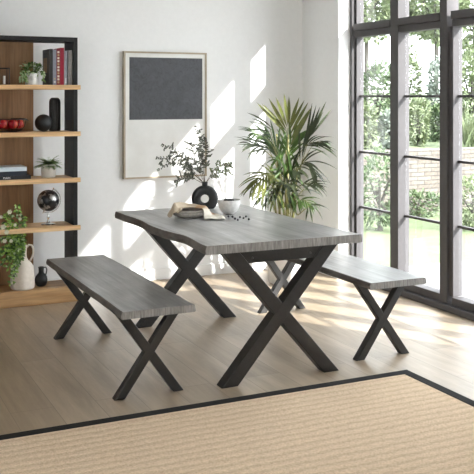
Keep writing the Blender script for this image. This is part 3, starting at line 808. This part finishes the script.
def frond(pix, Ys, L, W, ang, mi, start=.3, pairs=13, droop=.5, base=(0,0,.6), nrm=None, asym=1, build=True):
    b0 = V((PLX+base[0], PLY+base[1], base[2]))
    P = [b0]+[at(u, v, y) for (u, v), y in zip(pix, Ys)]
    pts = []; nP = len(P)-1
    for i in range(nP):
        p0 = P[max(i-1,0)]; p1 = P[i]; p2 = P[i+1]; p3 = P[min(i+2,nP)]
        for j in range(10):
            tt = j/10; pts.append(.5*((2*p1)+(p2-p0)*tt+(2*p0-5*p1+4*p2-p3)*tt*tt+(3*p1-p0-3*p2+p3)*tt**3))
    pts.append(P[-1]); N = len(pts)-1
    m = MB(); m.tube(pts, [.0055*(1-.8*i/N) for i in range(N+1)], 6, mi=1)
    vw = (V((0,0,1.0))+V((-.4,-.9,0)) if nrm is None else V(nrm)).normalized()
    for k in range(pairs):
        tt = start+(1-start)*k/(pairs-1); f = tt*N; i = min(int(f), N-1); p = pts[i].lerp(pts[i+1], f-i)
        td = (pts[i+1]-pts[i]).normalized(); sd = td.cross(vw); sd = sd.normalized() if sd.length > .01 else V((1,0,0))
        prog = (tt-start)/(1-start)
        ll = L*(.75+.5*math.sin(PI*min(1, prog*.9+.1)))*(1-.35*prog)
        th = ang*(1.15-.55*prog)
        for sg in (-1, 1):
            d = td*math.cos(th)+sd*sg*math.sin(th)+vw*q.uniform(-.08,.15)+V((q.uniform(-.07,.07),q.uniform(-.07,.07),q.uniform(-.07,.07)))
            m.leaf(p, d, vw+sd*sg*.3, ll*q.uniform(.85,1.12), W*(1-.3*prog), droop*q.uniform(.6,1.3), 7, fold=.22)
    # keep every leaf in front of the walls
    for p in m.v:
        if p.y > YB-.03: p.y = YB-.03-.02*math.tanh((p.y-YB+.03)*3)
        if p.x > XR-.03 and p.y > YJ-.1: p.x = XR-.03-.02*math.tanh((p.x-XR+.03)*3)
    m.build('frond', [PG[mi], CANE], palm, smooth=True, solid=None)
cam_n = V((-.43,-.9,.15))
def leaflets(spec, Y, mi, W, droop=.1, stalk=None):
    m = MB(); m.cur = 0
    if stalk:
        pts = [V((PLX+stalk[0][0], PLY+stalk[0][1], .6))]+[at(u, v, y) for u, v, y in stalk[1:]]
        m.tube(pts, [.006*(1-.6*i/(len(pts)-1)) for i in range(len(pts))], 6, mi=1)
    for bu, bv, tu, tv in spec:
        a = at(bu, bv, Y+q.uniform(-.01,.01)); b = at(tu, tv, Y+q.uniform(-.10,.10)); d = b-a; L = d.length
        m.leaf(a, d.normalized()+V((0,0,droop*.5)), V((-.45,-.85,.3))+V((q.uniform(-.3,.3),q.uniform(-.3,.3),0)), L*1.03, W*.88, droop, 8, fold=.2, bp=1.0)
    for p in m.v:
        if p.y > YB-.03: p.y = YB-.03-.02*math.tanh((p.y-YB+.03)*3)
        if p.x > XR-.03 and p.y > YJ-.1: p.x = XR-.03-.02*math.tanh((p.x-XR+.03)*3)
    m.build('frond', [PG[mi], CANE], palm, smooth=True, solid=None)
leaflets([(285,133,257,103),(286,131,262,104),(286,129,269,99),(287,127,276,98),(288,126,284,94),(289,126,289,97),(289,128,299,98),(289,131,304,101),(290,135,308,103),(290,140,312,107),(290,146,310,112)], 6.05, 0, .030, .08, [(.0,-.02),(285,175,6.15),(287,150,6.08),(288,128,6.05)])
leaflets([(300,160,299,128),(302,158,306,132),(304,152,312,104),(305,148,316,106),(307,142,320,107),(309,138,326,102),(311,136,331,110),(306,146,313,118),(308,140,323,112)], 5.92, 2, .022, .06, [(.03,-.03),(298,178,6.02),(303,158,5.95),(309,138,5.92)])
leaflets([(272,128,247,113),(272,130,249,122),(270,132,245,131),(272,135,251,140),(268,128,252,119)], 6.1, 2, .017, .55, [(-.02,0),(278,160,6.15),(270,128,6.1)])
leaflets([(276,152,236,146),(268,146,243,140),(270,150,248,155),(266,146,242,151)], 6.0, 2, .018, .55, [(-.03,0),(280,175,6.05),(268,147,6.0)])
leaflets([(310,147,338,154),(312,146,333,148),(309,148,330,162),(316,145,336,160)], 5.85, 1, .015, .8, [(.03,-.03),(298,170,5.95),(312,146,5.86)])
leaflets([(304,188,327,183),(304,188,329,190),(303,190,323,200),(306,189,318,180)], 5.8, 2, .016, .7, [(.03,-.03),(294,200,5.9),(304,189,5.82)])
leaflets([(262,178,244,196),(265,176,250,200),(266,178,256,203),(268,180,262,205),(262,177,247,188)], 5.88, 0, .02, .5, [(-.03,-.03),(276,190,5.98),(264,177,5.9)])
leaflets([(275,188,262,214),(277,190,270,216),(274,188,257,206),(280,192,283,214),(290,194,296,216),(292,192,303,212)], 5.86, 1, .018, .6, [(0,-.04),(282,200,5.95),(280,190,5.88)])
leaflets([(312,205,322,222),(310,206,330,213),(308,207,306,222),(310,205,325,208),(309,206,312,223)], 5.75, 2, .015, .7, [(.03,-.05),(298,215,5.85),(309,206,5.78)])
leaflets([(283,150,270,172),(285,150,276,180),(287,148,292,178),(289,150,301,176),(284,165,272,190),(287,166,296,194),(286,160,284,196),(290,170,306,192),(281,172,266,192)], 5.98, 1, .024, .5, [(0,-.03),(285,180,6.05),(286,150,6.0)])
leaflets([(282,178,274,206),(285,176,281,208),(287,178,290,210),(290,180,300,206),(280,182,268,208),(288,190,294,214)], 5.93, 2, .024, .4, [(.01,-.04),(286,200,6.0),(285,178,5.95)])
# left arching ones
frond([(276,155),(266,138),(254,133)], [6.2,6.15,6.1], .22, .019, .5, 1, .62, 6, .8, (-.02,0,.7))
frond([(276,165),(264,150),(250,144)], [6.15,6.05,6.0], .20, .019, .5, 2, .62, 6, .8, (-.03,0,.65))
frond([(274,180),(264,176),(253,186)], [6.05,5.95,5.9], .24, .021, .5, 0, .5, 7, 1.0, (-.03,-.03,.6))
frond([(276,190),(270,190),(262,200)], [6.0,5.88,5.84], .20, .018, .55, 2, .55, 6, 1.1, (-.02,-.03,.55))
# right side
frond([(297,160),(308,144),(322,142)], [6.0,5.9,5.84], .17, .016, .45, 2, .6, 6, 1.0, (.02,-.02,.7))
frond([(297,172),(306,162),(314,172)], [6.0,5.9,5.85], .22, .021, .5, 2, .5, 7, 1.0, (.03,-.02,.6))
frond([(295,192),(304,184),(316,184)], [5.98,5.85,5.8], .17, .017, .5, 2, .6, 6, .9, (.03,-.02,.5))
frond([(296,205),(303,200),(311,205)], [5.98,5.86,5.8], .14, .017, .6, 1, .55, 6, 1.0, (.02,-.03,.45))
# centre mass
frond([(281,168),(277,150),(268,138)], [6.2,6.2,6.22], .22, .024, .5, 1, .45, 7, .6, (-.01,.02,.6))
frond([(288,165),(290,148),(295,138)], [6.25,6.22,6.2], .22, .024, .5, 1, .45, 7, .5, (.01,.02,.6))
frond([(284,182),(283,165),(278,160)], [6.1,6.0,5.9], .2, .024, .6, 1, .4, 7, 1.0, (0,-.03,.55))
frond([(288,186),(293,170),(299,172)], [6.08,5.98,5.88], .2, .024, .6, 2, .4, 7, 1.0, (.02,-.03,.55))
frond([(280,192),(275,178),(268,175)], [6.1,6.0,5.9], .2, .023, .6, 0, .4, 7, 1.0, (-.02,-.03,.5))
frond([(286,197),(287,184),(284,184)], [6.05,5.95,5.85], .18, .024, .7, 2, .4, 7, 1.1, (0,-.04,.5))
frond([(284,207),(279,198),(272,202)], [6.05,5.95,5.86], .14, .020, .6, 0, .4, 6, 1.1, (-.02,-.04,.45))
frond([(288,207),(293,199),(300,204)], [6.05,5.95,5.86], .14, .020, .6, 1, .4, 6, 1.1, (.02,-.04,.45))

# ------------------------------------------------------------------ outside: patio, lawn, stone wall, shrubs, trees
m = MB(); m.box((XO, -4, -.15), (16, 6.5, -.03)); m.build('patio', noisy('pale_paving', (.30,.295,.29), (.36,.355,.34), 3, .7, bs=0), kind='structure')
m = MB(); m.box((XO, 6.5, -.15), (22, 9.5, -.035)); m.build('lawn', noisy('lawn_grass', (.085,.115,.05), (.12,.155,.07), 14, .9, bs=.3, bd=.01), kind='structure')  # mottled grass green
def brick_build(nt, b):
    v = coords(nt, (1,1,1), (PI/2,0,0)); br = nt.nodes.new('ShaderNodeTexBrick')
    br.inputs['Scale'].default_value = 1; br.inputs['Brick Width'].default_value = .22; br.inputs['Row Height'].default_value = .055
    br.inputs['Mortar Size'].default_value = .006; br.inputs['Color1'].default_value = (.115,.095,.08,1); br.inputs['Color2'].default_value = (.16,.14,.12,1); br.inputs['Mortar'].default_value = (.055,.048,.043,1)
    nt.links.new(v, br.inputs['Vector']); n = ntex(nt, v, 6, 4, .6)
    nt.links.new(mixc(nt, br.outputs['Color'], ramp(nt, n, [(.3,(.8,.8,.8)),(.7,(1.1,1.1,1.1))]), 1.0, 'MULTIPLY'), b.inputs['Base Color'])
m = MB(); m.box((3.0, 9.5, -.1), (22, 9.85, .78)); m.build('garden_wall', mat('dry_stone', (.6,.5,.4), .9, build=brick_build), kind='structure')
m = MB(); vs = []
m.add([(2,9.85,-.1),(26,9.85,-.1),(26,9.85,.70),(2,9.85,.70),(2,20,1.6),(26,20,1.6),(2,20,-.1),(26,20,-.1)], [(0,1,2,3),(3,2,5,4),(6,7,1,0),(4,5,7,6),(0,3,4,6),(1,7,5,2)])
m.build('garden_bank', noisy('bank_grass', (.09,.12,.06), (.14,.17,.09), 5, .9, bs=0), kind='structure')
OG = [noisy('green_shrub_leaf', (.10,.132,.062), (.17,.205,.105), 6, .6, bs=0), noisy('dark_green_shrub_leaf', (.05,.085,.035), (.10,.14,.065), 6, .6, bs=0),  # a single leaf colour for each plant
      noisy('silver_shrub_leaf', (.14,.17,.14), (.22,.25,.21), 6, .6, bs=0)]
BARK = mat('grey_bark', (.05,.045,.038), .9)
def shrub(name, label, c, rad, n, mi, q, L=.07, W=.04, cat='shrub', trunk=None, group='shrubs in the garden outside'):
    t = thing(name, (c[0], c[1], c[2]-rad[2] if trunk is None else trunk), label, cat, group)
    m = MB()
    for i in range(n):
        d = V((q.gauss(0,1), q.gauss(0,1), q.gauss(0,1))).normalized()
        k = .72+.33*noise.noise(d*2.2+V(c))+q.uniform(-.12,.1)
        p = V(c)+V((d.x*rad[0], d.y*rad[1], d.z*rad[2]))*min(1.1, k+.12)
        m.leaf(p, d+V((q.uniform(-.9,.9), q.uniform(-.9,.9), q.uniform(-.6,.9))), V((q.uniform(-1,1), q.uniform(-1,1), 1)), L*q.uniform(.6,1.3), W*q.uniform(.7,1.3), .4, 2)
    m.build('foliage', OG[mi], t, solid=None)
    m = MB()
    z0 = c[2]-rad[2]*.98 if trunk is None else trunk
    m.cur = 0; m.tube([(c[0],c[1],z0),(c[0]+.02,c[1],c[2]-rad[2]*.4),(c[0]-.05,c[1],c[2])], [.05*rad[0]+.02,.04*rad[0]+.015,.02], 8)
    for a in range(6):
        m.tube([(c[0],c[1],c[2]-rad[2]*.4),(c[0]+math.cos(a)*rad[0]*.5, c[1]+math.sin(a)*rad[1]*.5, c[2]+rad[2]*.3)], [.02,.01], 5)
    m.build('stem', BARK, t)
q = random.Random(33)
def ground(u, v, gz):
    Z = (CH-gz)*F/(v-HOR); xc = (u-237)/F*Z; return sn*Z+cs*xc, cs*Z-sn*xc
x, y = ground(468, 228, -.035); shrub('round_bush', 'clipped round green bush in front of the stone garden wall', (x, y-.1, .27), (.34,.34,.31), 1500, 0, q, .05, .035)
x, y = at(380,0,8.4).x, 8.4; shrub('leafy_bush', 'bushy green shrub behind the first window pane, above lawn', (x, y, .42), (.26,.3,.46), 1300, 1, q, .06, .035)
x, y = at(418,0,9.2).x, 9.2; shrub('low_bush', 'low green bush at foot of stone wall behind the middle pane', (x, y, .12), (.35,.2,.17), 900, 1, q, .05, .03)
# ornamental grass on the bank
gx_, gy_ = at(469, 0, 10.15).x, 10.15
t = thing('ornamental_grass', (gx_, gy_, .72), 'tall spiky ornamental grass above the stone garden wall', 'plant')
m = MB()
for i in range(260):
    a = q.uniform(0, 6.28); m.leaf((gx_+q.uniform(-.16,.16), gy_+q.uniform(-.08,.08), .70), (math.cos(a)*.35, math.sin(a)*.35, 1), (math.sin(a),-math.cos(a),0), q.uniform(.4,.75), .022, .7, 4)
m.build('blades', OG[0], t, solid=None)
row = [(364,10.5,.17,.36,0,'leftmost'),(392,10.35,.17,.30,2,'second from left'),(418,10.6,.17,.38,0,'third from left'),(436,11.0,.15,.30,1,'rightmost')]
for u, yy, rr_, hh, mi, nm in row:
    x = at(u, 0, yy).x; gz = .70+(yy-9.85)*.0887
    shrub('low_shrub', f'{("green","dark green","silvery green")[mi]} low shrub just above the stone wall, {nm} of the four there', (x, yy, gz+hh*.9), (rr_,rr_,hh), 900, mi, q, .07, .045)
row = [(378,12.0,.27,.62,1,'leftmost'),(406,12.5,.27,.74,0,'second from left'),(442,12.0,.26,.66,2,'third from left'),(472,12.1,.28,.75,0,'rightmost')]
for u, yy, rr_, hh, mi, nm in row:
    x = at(u, 0, yy).x; gz = .70+(yy-9.85)*.0887
    shrub('hedge_shrub', f'{("green","dark green","silvery green")[mi]} shrub in the rear row on the bank, {nm} of the four', (x, yy, gz+hh*.9), (rr_,rr_,hh), 1500, mi, q, .09, .05)
trees = [(366,14.3,3.2,.62,0,'leftmost'),(402,16.6,3.6,.75,1,'second from left'),(436,14.2,3.25,.66,0,'third from left'),(474,16.4,3.3,.8,0,'rightmost')]
for u, yy, zz, rr_, mi, nm in trees:
    x = at(u, 0, yy).x
    shrub('garden_tree', f'leafy tree behind the hedge shrubs, {nm} of the four trees', (x, yy, zz), (rr_,rr_,rr_*1.0), 2600, mi, q, .13, .07, 'tree', .70+(yy-9.85)*.0887-.02, 'trees beyond the garden bank')

# ------------------------------------------------------------------ light
w = bpy.data.worlds.new('world'); S.world = w; w.use_nodes = True
bgn = w.node_tree.nodes['Background']; bgn.inputs['Color'].default_value = (.93,.965,1,1); bgn.inputs['Strength'].default_value = 3.0
sl = bpy.data.lights.new('sun', 'SUN'); sl.energy = 5.5; sl.angle = .016; sl.color = (1,.98,.95)
so = bpy.data.objects.new('sun', sl); COL.objects.link(so)
so.rotation_euler = V((-.616, 1, -.645)).to_track_quat('-Z', 'Y').to_euler()
so.location = (8, -6, 8)
vs_ = S.view_settings; vs_.view_transform = 'Standard'; vs_.look = 'None'; vs_.gamma = 1; vs_.use_curve_mapping = False; vs_.exposure = 1.58
S.cycles.use_denoising = True
S.cycles.max_bounces = 10; S.cycles.diffuse_bounces = 6; S.cycles.transparent_max_bounces = 16
S.cycles.sample_clamp_indirect = 8
